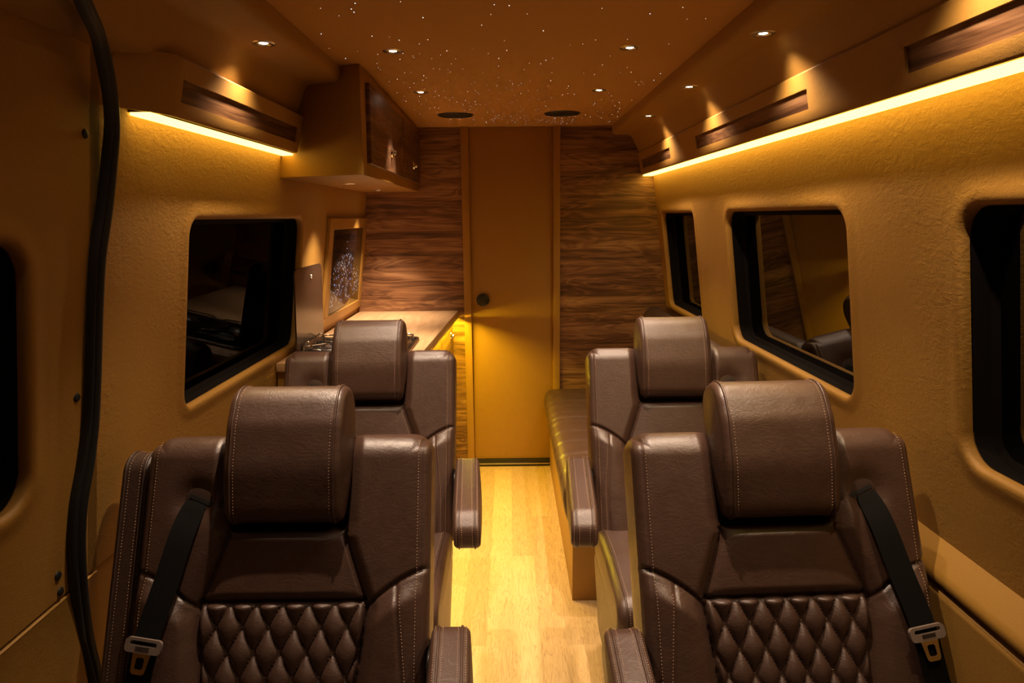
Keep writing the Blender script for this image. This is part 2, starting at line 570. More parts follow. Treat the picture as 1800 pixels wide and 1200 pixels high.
structure(box('wall_front', (-0.92, YF - .03, -0.03), (0.92, YF, 1.95), M['cabdark'], bev=0))
# rear partition : walnut on both sides of the door
def wall_rear():
    bm = bmesh.new()
    for (x0, x1) in ((-0.90, -0.25), (0.28, 0.92)):
        add_box(bm, (x0, YB, 0), (x1, YB + .04, 1.95))
    add_box(bm, (-0.25, YB, 1.93), (0.28, YB + .04, 1.95))
    return from_bm('wall_rear', bm, M['walnut'])
structure(wall_rear())
d1 = structure(box('door_1', (-0.215, YB + 0.006, 0.045), (0.245, YB + 0.035, 1.90), M['trimtan'], bev=0.002))
lathe('door_knob', [(0, 0.030), (0.024, 0.030), (0.033, 0.026), (0.036, 0.018), (0.034, 0.008), (0.028, 0.0)], M['blackp'], d1, 40,
      Matrix.Translation((-0.148, YB + 0.006, 0.974)) @ Matrix.Rotation(math.radians(90), 4, 'X'))
structure(box('trim_1', (-0.252, YB - 0.020, 0.0), (-0.212, YB + .03, 1.90), M['trimtan'], bev=0.003))
structure(box('trim_2', (0.242, YB - 0.020, 0.0), (0.280, YB + .03, 1.90), M['trimtan'], bev=0.003))
bb = structure(box('baseboard_rear', (-0.212, YB - 0.004, 0.0), (0.242, YB + .03, 0.045), M['blackp'], bev=0.002))
box('metal_edge', (-0.210, YB - 0.010, 0.014), (0.240, YB - 0.003, 0.022), M['steel'], bb, bev=0.001)

# ------------------------------------------------------------------ valances with walnut insets and led strips
def valance(side, y0, y1, xt, xb, label, insets, chamfer=0.0):
    """xt, xb : face x at top (z 1.758) and at bottom (z 1.643)"""
    root = empty('valance', (0, (y0 + y1) / 2, 0)); tag(root, label, 'valance')
    ym = (y0 + y1) / 2
    zt, zb = 1.758, 1.642
    def fx(z): return xb + (xt - xb) * (z - zb) / (zt - zb)
    d = 0.07 * side
    prof = [(xt + d * .55, zt + .004), (xt + 0.004 * side, zt + .001), (xt, zt - 0.004), (xb, zb + 0.004), (xb + 0.003 * side, zb), (xb + 0.012 * side, zb)]
    z0, z1 = 1.672, 1.718
    prof = prof[:3] + [(fx(z1), z1), (fx(z0), z0)] + prof[3:]
    ys = sorted([y0, y1] + [v for ab in insets for v in ab])
    V, Fc = [], []; m = len(prof)
    segs = [(y, 0.0) for y in ys]
    if chamfer: segs.insert(0, (y0 - chamfer, 1.0))
    for (y, c) in segs:
        for (x, z) in prof:
            V.append((x * (1 - c) + c * (side * 0.757 if z < 1.7 else side * .737), y - ym - (c * (1.75 - z) * 0.3 if c else 0), z))
    for j in range(len(segs) - 1):
        mid = (segs[j][0] + segs[j + 1][0]) / 2
        for i in range(m - 1):
            if i == 3 and any(p < mid < q for p, q in insets): continue
            a = j * m + i; Fc.append((a, a + 1, a + 1 + m, a + m))
    mesh('shell', V, Fc, M['suede_flat'], root, True, 40)
    for (a, b) in insets:
        dp = side * 0.006
        cs = [(fx(zz), yy - ym, zz) for (yy, zz) in ((a, z0), (b, z0), (b, z1), (a, z1))]
        V = cs + [(x + dp, y, z) for x, y, z in cs]
        mesh('inset_surround', V, [(i, (i + 1) % 4, (i + 1) % 4 + 4, i + 4) for i in range(4)], M['trimtan'], root)
        V = [(x + dp * .9, y, z) for x, y, z in cs] + [(x + dp * 1.6, y, z) for x, y, z in cs]
        ip = mesh('inset_panel', V, [(0, 1, 2, 3), (7, 6, 5, 4)] + [(i, (i + 1) % 4, (i + 1) % 4 + 4, i + 4) for i in range(4)], M['walnut_y'], root)
    return root


valance(1, YF, YB, 0.697, 0.718, 'long tan valance with walnut insets above the right windows', [(3.08, 3.72), (1.685, 2.66), (0.30, 1.282), (-0.9, -0.2)])
valance(-1, 1.47, 2.318, -0.664, -0.690, 'short tan valance with one walnut inset above the left window', [(1.50, 2.285)], chamfer=0.11)


def led_strip(side, y0, y1, label, wd=0.056):
    w0, w1 = wx(side, 1.64) - side * wd, wx(side, 1.64) - side * 0.003
    root = empty('led_strip', (side * 0.75, (y0 + y1) / 2, 1.636)); tag(root, label, 'light')
    bm = bmesh.new()
    x0, x1 = sorted((w0, w1))
    add_box(bm, (x0 - side * .75, -(y1 - y0) / 2, 0.000), (x1 - side * .75, (y1 - y0) / 2, 0.006), 0.002, 2)
    from_bm('diffuser', bm, M['led'], root, True)
    bm = bmesh.new()
    add_box(bm, (x0 - side * .75 - .003, -(y1 - y0) / 2, 0.006), (x1 - side * .75, (y1 - y0) / 2, 0.0065))
    from_bm('channel', bm, M['steel'], root)
    return root


led_strip(1, 0.62, YB - 0.005, 'long glowing led strip under the right valance')
led_strip(-1, 1.425, 2.355, 'short glowing led strip under the left valance', 0.046)

# ------------------------------------------------------------------ downlights
def downlight(x, y, z, watt, label, group, r=0.024, tilt=0.0, blend=1.0, cone=76, cat='light'):
    root = empty('downlight', (x, y, z)); tag(root, label, cat, group)
    if 'proto' not in DL:
        a = lathe('trim_ring', [(0.0165, 0.006), (0.0165, 0.0), (0.019, -0.0022), (0.027, -0.0022), (0.030, 0.0)], M['steel'], root, 36)
        b = lathe('lens', [(0, -0.0008), (0.009, -0.0006), (0.0165, 0.002)], M['lens'], root, 28)
        DL['proto'] = (a, b)
    else:
        for src in DL['proto']:
            c = src.copy(); COL.objects.link(c); c.parent = root
    L = bpy.data.lights.new('beam', 'SPOT'); L.energy = watt; L.color = SPOT_COL
    L.spot_size = math.radians(cone); L.spot_blend = blend; L.shadow_soft_size = 0.010
    lo = bpy.data.objects.new('beam', L); COL.objects.link(lo); lo.parent = root
    lo.location = (0, 0, -0.007); lo.rotation_euler = (0, tilt, 0)
    return root
DL = {}
rows = [(3.42, ''), (2.741, 'the pair nearest the ceiling speakers'), (2.076, 'in front of the rear seats'), (1.405, ''), (0.73, '')]
downlight(-0.330, 2.741, ZC, SPOT_W, 'round ceiling downlight directly in front of the left ceiling speaker', 'ceiling downlights')
downlight(0.351, 2.738, ZC, SPOT_W, 'round ceiling downlight directly in front of the right ceiling speaker', 'ceiling downlights')
downlight(-0.327, 2.082, ZC, SPOT_W, 'larger round ceiling downlight toward the front, on the overhead cabinet side', 'ceiling downlights')
downlight(0.352, 2.070, ZC, SPOT_W, 'larger round ceiling downlight toward the front, on the long valance side', 'ceiling downlights')
for x, sd in ((-0.330, 'left'), (0.352, 'right')):
    downlight(x, 1.40, ZC, SPOT_W, 'ceiling downlight above the front %s chair, out of the photo' % sd, 'ceiling downlights')
    downlight(x, 0.72, ZC, SPOT_W * .07, 'ceiling downlight over the camera on the %s, out of the photo' % sd, 'ceiling downlights')
downlight(0.612, 1.731, ZS, SOFFIT_W, 'soffit downlight above the near end of the middle walnut inset', 'soffit downlights', cone=120, blend=1.0)
downlight(0.613, 2.412, ZS, SOFFIT_W, 'soffit downlight above the far end of the middle walnut inset', 'soffit downlights', cone=120, blend=1.0)
downlight(0.612, 3.087, ZS, SOFFIT_W, 'smallest soffit downlight by the rear walnut partition', 'soffit downlights', cone=120, blend=1.0)
downlight(0.612, 1.05, ZS, SOFFIT_W, 'soffit downlight on the right, out of the photo', 'soffit downlights', cone=120, blend=1.0)
downlight(-0.594, 1.775, ZS, SOFFIT_W, 'single soffit downlight above the short left valance', 'soffit downlights', cone=120, blend=1.0)
downlight(-0.594, 1.05, ZS, SOFFIT_W * .08, 'soffit downlight over the sliding door, out of the photo', 'soffit downlights', cone=120, blend=1.0)
downlight(-0.641, 2.816, 1.565, UNDER_W, 'brighter downlight under the overhead cabinet, nearer its slanted end', 'cabinet downlights', cone=80)
downlight(-0.655, 3.52, 1.565, UNDER_W, 'dimmer downlight under the overhead cabinet by the rear partition', 'cabinet downlights', cone=80)

# ceiling speakers
for x, y, sd in ((-0.243, 3.344, 'left'), (0.256, 3.325, 'right')):
    root = empty('ceiling_speaker', (x, y, ZC))
    tag(root, 'black round speaker grille in the ceiling, %s one before the rear partition' % sd, 'speaker', 'ceiling speakers')
    lathe('rim', [(0.076, -0.001), (0.078, -0.004), (0.083, -0.004), (0.086, 0.0)], M['blackp'], root, 48)
    lathe('grille', [(0, 0.0), (0.04, -0.0006), (0.076, -0.001)], M['black'], root, 48)

# starlight ceiling : the hundred largest are parts of the ceiling, the rest one part
rng = random.Random(11)
star_pos = []
def star_ok(x, y):
    for (a, b) in ((-0.33, 2.741), (0.351, 2.738), (-0.327, 2.08), (0.352, 2.07)):
        if math.hypot(x - a, y - b) < 0.035: return False
    for (a, b) in ((-0.243, 3.344), (0.256, 3.325)):
        if math.hypot(x - a, y - b) < 0.095: return False
    return (x > CL + .02 if y < 2.3 else x > -0.43) and x < CR - .02
def add_star(x, y):
    if star_ok(x, y) and all((x - a) ** 2 + (y - b) ** 2 > 0.0004 for a, b in star_pos): star_pos.append((x, y))
while len(star_pos) < 150: add_star(rng.uniform(-0.5, 0.54), rng.uniform(1.60, 3.70))
while len(star_pos) < 215: add_star(-0.15 + rng.gauss(0, 0.17), rng.uniform(2.1, 3.3))
while len(star_pos) < 275: add_star(rng.gauss(0.15, 0.17), 3.52 + rng.gauss(0, 0.12) if True else 0) if rng.random() < .9 else add_star(rng.gauss(0.12, .2), rng.uniform(3.0, 3.7))
star_pos = [p for p in star_pos if p[1] < 3.76]
sizes = [rng.choice((0.0006, 0.0007, 0.0009, 0.0012)) for _ in star_pos]
order = sorted(range(len(star_pos)), key=lambda i: -sizes[i] / star_pos[i][1])
def star_mesh(r, mt):
    bm = bmesh.new(); bmesh.ops.create_icosphere(bm, subdivisions=1, radius=r)
    me = bpy.data.meshes.new('star_point'); bm.to_mesh(me); bm.free(); me.materials.append(mt); return me
smw, smc = star_mesh(1.0, M['star']), star_mesh(1.0, M['star_cool'])
for i in order[:100]:
    o = link('star_point', smc if rng.random() < .35 else smw, ceiling, (star_pos[i][0], star_pos[i][1], ZC - 0.0004))
    o.scale = (sizes[i],) * 3
bm = bmesh.new()
for i in order[100:]:
    bmesh.ops.create_icosphere(bm, subdivisions=1, radius=sizes[i], matrix=Matrix.Translation((star_pos[i][0], star_pos[i][1], ZC - 0.0004)))
st = from_bm('star_points', bm, M['star'], ceiling); st['kind'] = 'stuff'

# ------------------------------------------------------------------ overhead cabinet (slanted end)
def overhead_cabinet():
    root = empty('overhead_cabinet', (-0.60, 3.0, 1.565))
    tag(root, 'tan overhead cabinet with two walnut doors and a slanted near end', 'cabinet')
    O = Vector(root.location)
    zb, zt = 1.565, 1.899
    def wl(z): return wx(-1, z) - 0.004
    A = (-0.462, 2.236); Bk = (-0.486, YB - .001)
    pts_b = [A, Bk, (wl(zb), YB - .001), (wl(zb), 2.362)]
    pts_t = [(-0.456, 2.236), (-0.480, YB - .001), (-0.70, YB - .001), (-0.70, 2.335)]
    V = [Vector((x, y, zb)) - O for x, y in pts_b] + [Vector((x, y, zt)) - O for x, y in pts_t]
    Fc = [(0, 1, 2, 3), (7, 6, 5, 4), (0, 4, 5, 1), (1, 5, 6, 2), (2, 6, 7, 3), (3, 7, 4, 0)]
    bm = bmesh.new(); vs = [bm.verts.new(v) for v in V]
    for f in Fc: bm.faces.new([vs[i] for i in f])
    bmesh.ops.recalc_face_normals(bm, faces=bm.faces)
    bmesh.ops.bevel(bm, geom=list(bm.edges), offset=0.003, segments=2, affect='EDGES', profile=0.5)
    from_bm('carcass', bm, M['trimtan'], root, True, 40)
    def face_x(y): return -0.462 - 0.024 * (y - 2.236) / 1.544
    for (y0, y1, yk) in ((2.315, 3.095, 2.748), (3.115, 3.745, 3.45)):
        bm = bmesh.new()
        xs = face_x((y0 + y1) / 2)
        rot = Matrix.Translation(Vector((xs + .004, (y0 + y1) / 2, 1.732)) - O) @ Matrix.Rotation(math.radians(0.9), 4, 'Z') @ Matrix.Rotation(math.radians(1.0), 4, 'Y')
        add_box(bm, (-0.002, -(y1 - y0) / 2, -0.127), (0.014, (y1 - y0) / 2, 0.127), 0.002, 2, rot)
        dr = from_bm('door', bm, M['walnut_door'], root, True, 40)
        lathe('latch_knob', [(0, 0.018), (0.006, 0.019), (0.009, 0.016), (0.0095, 0.010), (0.013, 0.008), (0.0185, 0.006), (0.020, 0.0)], M['chrome'], dr, 28,
              Matrix.Translation(Vector((face_x(yk) + .018, yk, 1.678)) - O) @ Matrix.Rotation(math.radians(90), 4, 'Y'))
overhead_cabinet()

# ------------------------------------------------------------------ galley : base cabinet, worktop, hob with raised lid, television
YG = 2.43
def galley():
    root = empty('base_cabinet', (-0.60, 3.1, 0)); O = Vector(root.location)
    tag(root, 'walnut base cabinet with drawers and doors under the oak worktop', 'cabinet')
    def fx(y): return -0.362 + (y - YG) * 0.0466
    zt = 0.882
    pts = [(fx(YG) - .032, YG + .01), (fx(YB) - .032, YB - .001), (-0.872, YB - .001), (-0.872, YG + .01)]
    bm = bmesh.new()
    b = [bm.verts.new(Vector((x, y, 0.0)) - O) for x, y in pts]; t = [bm.verts.new(Vector((x if x > -.5 else -0.852, y, zt)) - O) for x, y in pts]
    bm.faces.new(b[::-1]); bm.faces.new(t)
    for i in range(4): bm.faces.new((b[i], b[(i + 1) % 4], t[(i + 1) % 4], t[i]))
    from_bm('carcass', bm, M['trimtan'], root)
    doors = [(YG + .03, 2.86, 0.10, 0.86), (2.875, 3.30, 0.10, 0.62), (2.875, 3.30, 0.635, 0.86), (3.315, 3.75, 0.10, 0.86)]
    for (y0, y1, z0, z1) in doors:
        ang = math.atan(-0.0466)
        mtx = Matrix.Translation(Vector((fx((y0 + y1) / 2) - .030, (y0 + y1) / 2, 0)) - Vector((O.x, O.y, 0))) @ Matrix.Rotation(ang, 4, 'Z')
        bm = bmesh.new(); add_box(bm, (-0.004, -(y1 - y0) / 2, z0), (0.012, (y1 - y0) / 2, z1), 0.0015, 2, mtx)
        dr = from_bm('drawer' if z0 > .5 else 'door', bm, M['walnut_door'], root, True, 40)
        lathe('latch_knob', [(0, 0.018), (0.006, 0.019), (0.009, 0.016), (0.0095, 0.010), (0.013, 0.008), (0.0185, 0.006), (0.020, 0.0)], M['chrome'], dr, 28,
              mtx @ Matrix.Translation((0.012, (0.14 if z0 < .5 else 0), z1 - 0.07 if z0 < .5 else (z0 + z1) / 2)) @ Matrix.Rotation(math.radians(90), 4, 'Y'))
    # worktop
    zt0, zt1 = 0.884, 0.916
    P = [(fx(YG) + .014, YG - .012), (fx(YB) + .012, YB - .001), (wx(-1, zt1) + .002, YB - .001), (wx(-1, zt1) + .002, YG - .012)]
    bm = bmesh.new()
    b = [bm.verts.new((x, y - 3.1, zt0)) for x, y in P]; t = [bm.verts.new((x, y - 3.1, zt1)) for x, y in P]
    bm.faces.new(b[::-1]); bm.faces.new(t)
    for i in range(4): bm.faces.new((b[i], b[(i + 1) % 4], t[(i + 1) % 4], t[i]))
    bmesh.ops.recalc_face_normals(bm, faces=bm.faces)
    bmesh.ops.bevel(bm, geom=list(bm.edges), offset=0.002, segments=2, affect='EDGES', profile=0.5)
    wt = from_bm('worktop', bm, M['oak'], None, True, 40); wt.location = (0, 3.1, 0)
    tag(wt, 'light oak worktop along the left wall behind the rear left chair', 'worktop')
    bm = bmesh.new()
    add_box(bm, (0.0, -0.675, -0.040), (0.008, 0.675, -0.0335), 0.0, 1, Matrix.Translation((fx(3.10) + .006, 0, 0.916)) @ Matrix.Rotation(math.atan(-0.0466), 4, 'Z'))
    from_bm('front_lip', bm, M['oak'], wt)
    # led strip under the lip
    bm = bmesh.new()
    mtx = Matrix.Rotation(math.atan(-0.0466), 4, 'Z')
    add_box(bm, (-0.004, -0.63, -0.003), (0.004, 0.63, 0.0), 0.001, 1, mtx)
    ls = from_bm('worktop_led_strip', bm, M['led2'], None, True)
    ls.location = (fx(3.12) - .007, 3.12, 0.8835)
    tag(ls, 'thin yellow led strip glowing under the front lip of the oak worktop', 'light')
galley()


def hob():
    root = empty('cooktop', (-0.615, 2.70, 0.916))
    tag(root, 'black glass cooktop with chrome pan supports and a raised smoked lid', 'cooktop')
    y0, y1, x0, x1 = -0.185, 0.185, -0.185, 0.225
    box('hob_plate', (x0, y0, 0.0005), (x1, y1, 0.008), M['gloss'], root, 0.003, 2)
    def rr(x0, x1, y0, y1, r, z):
        return [(a, b, z) for a, b in rrect(x0, x1, y0, y1, r, 4)]
    tube('edge_rail', rr(x0, x1, y0, y1, 0.03, 0.009), 0.0045, M['chrome'], root, 8, True)
    for cx in (-0.085, 0.125):
        g = tube('pan_support', rr(cx - .085, cx + .085, -0.15, 0.15, 0.025, 0.028), 0.003, M['chrome'], root, 8, True)
        for k in range(4):
            a = math.radians(45 + 90 * k)
            p = Vector((cx + 0.085 * math.copysign(1, math.cos(a)), 0.11 * math.copysign(1, math.sin(a)), 0.028))
            tube('support_arm', [p, p + Vector((-math.copysign(.06, math.cos(a)), -math.copysign(.06, math.sin(a)), 0))], 0.003, M['chrome'], g)
            tube('support_foot', [p + Vector((0, 0, 0)), p + Vector((0, 0, -0.02))], 0.003, M['chrome'], g)
        for sy in (-0.07, 0.07):
            lathe('burner', [(0, 0.022), (0.022, 0.022), (0.026, 0.018), (0.030, 0.014), (0.040, 0.012), (0.042, 0.008)], M['blackp'], root, 32,
                  Matrix.Translation((cx, sy, 0)))
    # lid standing against the wall
    pts = rrect(-0.185, 0.185, 0.012, 0.330, 0.035, 5)
    n = len(pts)
    def L(y, z, t): return (x0 - 0.004 + t - 0.03 * (z - .012) / .33 * -0.35, y, z)
    V = [L(y, z, 0) for y, z in pts] + [L(y, z, 0.006) for y, z in pts]
    Fc = [tuple(range(n)), tuple(range(2 * n - 1, n - 1, -1))] + [(i, i + n, (i + 1) % n + n, (i + 1) % n) for i in range(n)]
    lid = mesh('lid', V, Fc, M['lidglass'], root)
    for k, z in enumerate((0.290, 0.280)):
        lathe('lid_stud', [(0, 0.003), (0.004, 0.002), (0.005, 0)], M['chrome'], lid, 14,
              Matrix.Translation((x0 + 0.004 + .009, 0.02, z)) @ Matrix.Rotation(math.radians(90), 4, 'Y'))
    for y in (-0.12, 0.06):
        h = box('hinge_bracket', (x0 + .004, y - .012, 0.010), (x0 + .016, y + .012, 0.042), M['chrome'], root, 0.002)
        tube('hinge_arm', [(x0 + .012, y, 0.040), (x0 + .020, y, 0.050), (x0 + .034, y, 0.046), (x0 + .040, y, 0.018), (x0 + .07, y + .01, 0.012)], 0.004, M['chrome'], h)
    tube('hinge_rod', [(x0 + .014, -0.12, 0.036), (x0 + .014, 0.06, 0.036)], 0.004, M['chrome'], root)
hob()


def mat_screen():
    t = NT('speckled screen')  # dark gloss with blue-white emissive specks and streaks inside a cone mask
    # object coordinates of the screen: y along the wall, z up, centred
    sep = t.new('ShaderNodeSeparateXYZ'); t.ln(t.tc.outputs['Object'], sep.inputs[0])
    y, z = sep.outputs[1], sep.outputs[2]
    h = t.math('SUBTRACT', 0.125, z)
    wdt = t.math('ADD', t.math('MULTIPLY', h, 1.9), 0.03)
    cone = t.math('SUBTRACT', 1.0, t.math('DIVIDE', t.math('ABSOLUTE', t.math('ADD', y, 0.02)), t.math('MAXIMUM', wdt, 0.01)))
    cone = t.math('MINIMUM', t.math('MAXIMUM', t.math('MULTIPLY', cone, 2.5), 0.0), 1.0)
    top = t.math('GREATER_THAN', h, -0.005); bot = t.math('LESS_THAN', h, 0.29)
    mask = t.math('MULTIPLY', cone, t.math('MULTIPLY', top, bot))
    vo = t.new('ShaderNodeTexVoronoi'); vo.inputs['Scale'].default_value = 62
    mp = t.mapping((1, 0.75, 1)); t.ln(mp, vo.inputs['Vector'])
    dots = t.math('LESS_THAN', vo.outputs['Distance'], 0.23)
    ny = t.noise(t.mapping((1, 1.0, 0.7)), 28, 3, 0.6, 2.0)
    streak = t.math('LESS_THAN', t.math('ABSOLUTE', t.math('SUBTRACT', ny, 0.5)), 0.008)
    gate = t.math('GREATER_THAN', t.noise(t.mapping(), 14, 2), 0.56)
    a = t.math('MAXIMUM', t.math('MULTIPLY', dots, t.math('GREATER_THAN', vo.outputs['Color'], 0.42)), t.math('MULTIPLY', streak, gate))
    st = t.math('MULTIPLY', a, mask)
    c = t.ramp(t.noise(t.mapping(), 9, 2), [(0.35, (0.25, 0.45, 1.0)), (0.5, (0.7, 0.8, 1.0)), (0.62, (0.9, 0.85, 0.9))])
    t.ln(c, t.p.inputs['Emission Color']); t.ln(t.math('MULTIPLY', st, 0.9), t.p.inputs['Emission Strength'])
    return t.done((0.008, 0.005, 0.005), 0.12)


def television():
    z0, z1 = 0.950, 1.430; zc = (z0 + z1) / 2
    lean = math.atan(-0.127)
    root = empty('television', (wx(-1, zc) + .001, 3.385, zc)); root.rotation_euler = (0, -lean, 0)
    tag(root, 'wall screen with white specks in a tan surround above the worktop', 'television')
    bm = bmesh.new()
    y0, y1, h = -0.385, 0.385, 0.242
    a0, a1, b0, b1 = -0.315, 0.335, -0.200, 0.192
    for lo, hi in (((0, y0, b1), (0.016, y1, h)), ((0, y0, -h), (0.016, y1, b0)), ((0, y0, b0), (0.016, a0, b1)), ((0, a1, b0), (0.016, y1, b1))):
        add_box(bm, lo, hi, 0.0015, 1)
    from_bm('surround', bm, M['trimtan'], root, True, 40)
    s = box('screen', (0.0005, a0 + .0005, b0 + .0005), (0.008, a1 - .0005, b1 - .0005), mat_screen(), root, 0.001)
television()

# ------------------------------------------------------------------ sofa along the right wall
def sofa():
    root = empty('bench_sofa', (0.52, 3.07, 0)); O = Vector(root.location)
    tag(root, 'brown leather bench sofa on a tan plinth along the right wall', 'sofa')
    y0, y1 = 2.36 - O.y, YB - .002 - O.y
    box('plinth', (0.224 - O.x, y0, 0.0), (0.860 - O.x, y1, 0.300), M['trimtan'], root, 0.002)
    prof = [(0.245, 0.285), (0.222, 0.290), (0.206, 0.310), (0.196, 0.345), (0.190, 0.385), (0.190, 0.415), (0.197, 0.440), (0.212, 0.456), (0.235, 0.465),
            (0.30, 0.470), (0.45, 0.468), (0.62, 0.460), (0.74, 0.452), (0.745, 0.30), (0.60, 0.285), (0.40, 0.285)]
    N = 150; V, Fc = [], []; m = len(prof)
    cx, cz = 0.45, 0.38
    for j in range(N + 1):
        t = j / N; y = y0 + .006 + (y1 - y0 - .012) * t
        rib = 0.0
        yy = y + O.y
        for g in (3.62, 3.50, 3.40, 3.28, 3.20, 3.12, 2.98, 2.84, 2.68, 2.52): rib -= 0.007 * math.exp(-((yy - g) / 0.007) ** 2)
        e = min(t, 1 - t) * (y1 - y0); ins = 0.03 * (1 - math.sqrt(max(0, 1 - max(0, 1 - e / 0.03) ** 2)))
        for (x, z) in prof:
            w = 1.0 if z > .34 else 0.3
            X = x + (cx - x) * (ins / 0.26) - (rib * .6 if x < .25 else 0)
            Z = z + (cz - z) * (ins / 0.09) + (rib * w if z > .43 else 0)
            V.append((X - O.x, y, Z))
    for j in range(N):
        for i in range(m):
            a = j * m + i; b = j * m + (i + 1) % m; Fc.append((a, b, b + m, a + m))
    Fc.append(tuple(range(m))[::-1]); Fc.append(tuple(range(N * m, N * m + m)))
    mesh('seat_cushion', V, Fc, M['leather'], root, True, 60)
    bprof = [(0.66, 0.452), (0.655, 0.50), (0.675, 0.62), (0.705, 0.75), (0.735, 0.86), (0.752, 0.905), (0.780, 0.928), (0.815, 0.930), (0.836, 0.915), (0.842, 0.86), (0.845, 0.452)]
    V, Fc = [], []; m = len(bprof)
    for j, (y, s) in enumerate(((y0 + .07, .88), (y0 + .082, .97), (y0 + .105, 1.0), (y1 - .03, 1.0), (y1, .97))):
        for (x, z) in bprof:
            X = 0.845 - (0.845 - x) * s; Z = 0.452 + (z - 0.452) * (1 - (1 - s) * .5)
            V.append((X - O.x, y, Z))
    for j in range(4):
        for i in range(m - 1):
            a = j * m + i; Fc.append((a, a + 1, a + 1 + m, a + m))
    Fc.append(tuple(range(m))[::-1]); Fc.append(tuple(range(4 * m, 5 * m)))
    mesh('back_cushion', V, Fc, M['leather_dk'], root, True, 60)
sofa()

# ------------------------------------------------------------------ captain chairs
SN, CS = 0.391, 0.9205
HW = 0.290                      # half width of the backrest


def PB(u, b, n):                # backrest coordinates -> chair coordinates
    return (u, 0.16 - SN * b - CS * n, 0.976 - CS * b + SN * n)


def sstep(a, b, x):
    t = np.clip((x - a) / (b - a), 0, 1); return t * t * (3 - 2 * t)


def w_in(b):
    return np.interp(b, [-0.05, 0.165, 0.190, 0.315, 0.33, 0.469, 0.60], [0.124, 0.122, 0.118, 0.163, 0.166, 0.150, 0.136])


def b_arc(au):
    d = HW - au; return 0.255 + 0.072 * (np.clip(d, 0, None) / 0.124) ** 1.6


def height(u, b, s):
    """surface relief of the backrest; s = side (+1/-1) of the belt outlet"""
    au = np.abs(u); w = w_in(b); dI = au - w
    inner = dI < 0
    h = 0.018 * sstep(-0.002, 0.03, dI)
    # upper shoulders and lower bolsters
    arc = b_arc(au)
    low = (b > arc) & (dI > -0.001)
    t = np.clip((au - w) / (HW - w), 0, 1)
    h = h + np.where(low, 0.022 * np.sin(np.pi * np.clip(t, 0, 1)) ** 0.8 * sstep(0, 0.05, b - arc), 0)
    # trapezoid pad
    pad = 0.010 * (1 - np.clip(au / w, 0, 1) ** 4) * sstep(0.178, 0.20, b) * (1 - sstep(0.295, 0.316, b))
    h = h + np.where(inner, pad, 0)
    # recess behind the headrest
    rec = (1 - sstep(-0.012, 0.0, dI)) * (1 - sstep(0.165, 0.185, b))
    h = h - 0.045 * rec
    # quilting
    p = u / 0.0515 + (b - 0.315) / 0.094; q = u / 0.0515 - (b - 0.315) / 0.094
    dia = (np.abs(np.sin(np.pi * p)) * np.abs(np.sin(np.pi * q)) + 1e-9) ** 0.42
    qm = inner & (b > 0.315)
    edge = np.clip(np.minimum(-dI, b - 0.315) / 0.010, 0, 1)
    h = h + np.where(qm, -0.005 + 0.017 * dia * edge ** 0.5, 0)
    # seams
    def groove(d, wd, dp): return -dp * np.exp(-(d / wd) ** 2)
    h = h + np.where(b > 0.18, groove(dI, 0.0045, 0.008), groove(dI, 0.004, 0.004))
    h = h + np.where(dI > -0.004, groove(b - arc, 0.0045, 0.007), 0)
    h = h + np.where(dI < 0.004, groove(b - 0.315, 0.0045, 0.009), 0)
    ib = np.interp(b, [0.28, 0.47, 0.6], [0.226, 0.243, 0.243])
    h = h + np.where(b > arc + .002, groove(au - ib, 0.0035, 0.0035), 0)
    h = h + groove(au - 0.272, 0.0030, 0.0022)
    # dish around the belt outlet
    h = h - 0.016 * np.exp(-(((u - s * 0.182) / 0.042) ** 2 + ((b - 0.118) / 0.040) ** 2) ** 1.2)
    return h


def edge_drop(u, b):
    au = np.abs(u)
    dx = np.clip(HW - au, 0, None); dt = np.clip(b + 0.014, 0, None)
    R1, R2 = 0.026, 0.052
    e1 = R1 - np.sqrt(np.maximum(R1 ** 2 - np.clip(R1 - dx, 0, None) ** 2, 0))
    e2 = R2 - np.sqrt(np.maximum(R2 ** 2 - np.clip(R2 - dt, 0, None) ** 2, 0))
    return e1 + e2


def stitch_mesh(name, lines, mat, parent, gap=0.0062, ln=0.0038, r=0.0008):
    """lines: list of (points, normals)"""
    V, Fc = [], []
    for pts, nrm in lines:
        pts = np.array(pts, float); nrm = np.array(nrm, float)
        seg = np.linalg.norm(np.diff(pts, axis=0), axis=1); cum = np.concatenate([[0], np.cumsum(seg)])
        k = int(cum[-1] / gap)
        for i in range(k):
            s = (i + 0.5) * gap
            j = min(np.searchsorted(cum, s) - 1, len(seg) - 1); j = max(j, 0)
            t = (s - cum[j]) / max(seg[j], 1e-9)
            p = pts[j] * (1 - t) + pts[j + 1] * t; d = (pts[j + 1] - pts[j]) / max(seg[j], 1e-9)
            n = nrm[j]; n = n - d * n.dot(d); n /= np.linalg.norm(n) + 1e-9; c = np.cross(d, n)
            o = len(V); q = p + n * r * 0.4
            V += [q - d * ln / 2, q + d * ln / 2, q + n * r, q - n * r, q + c * r, q - c * r]
            for a in (0, 1):
                Fc += [(o + a, o + 2, o + 4), (o + a, o + 4, o + 3), (o + a, o + 3, o + 5), (o + a, o + 5, o + 2)]
    return mesh(name, V, Fc, mat, parent)


BN = np.array([0, -CS, SN])


def surf_line(us, bs, s, lift=0.0006):
    us = np.array(us, float); bs = np.array(bs, float)
    h = height(us, bs, s) - edge_drop(us, bs) + lift
    return ([PB(u, b, n) for u, b, n in zip(us, bs, h)], [BN] * len(us))


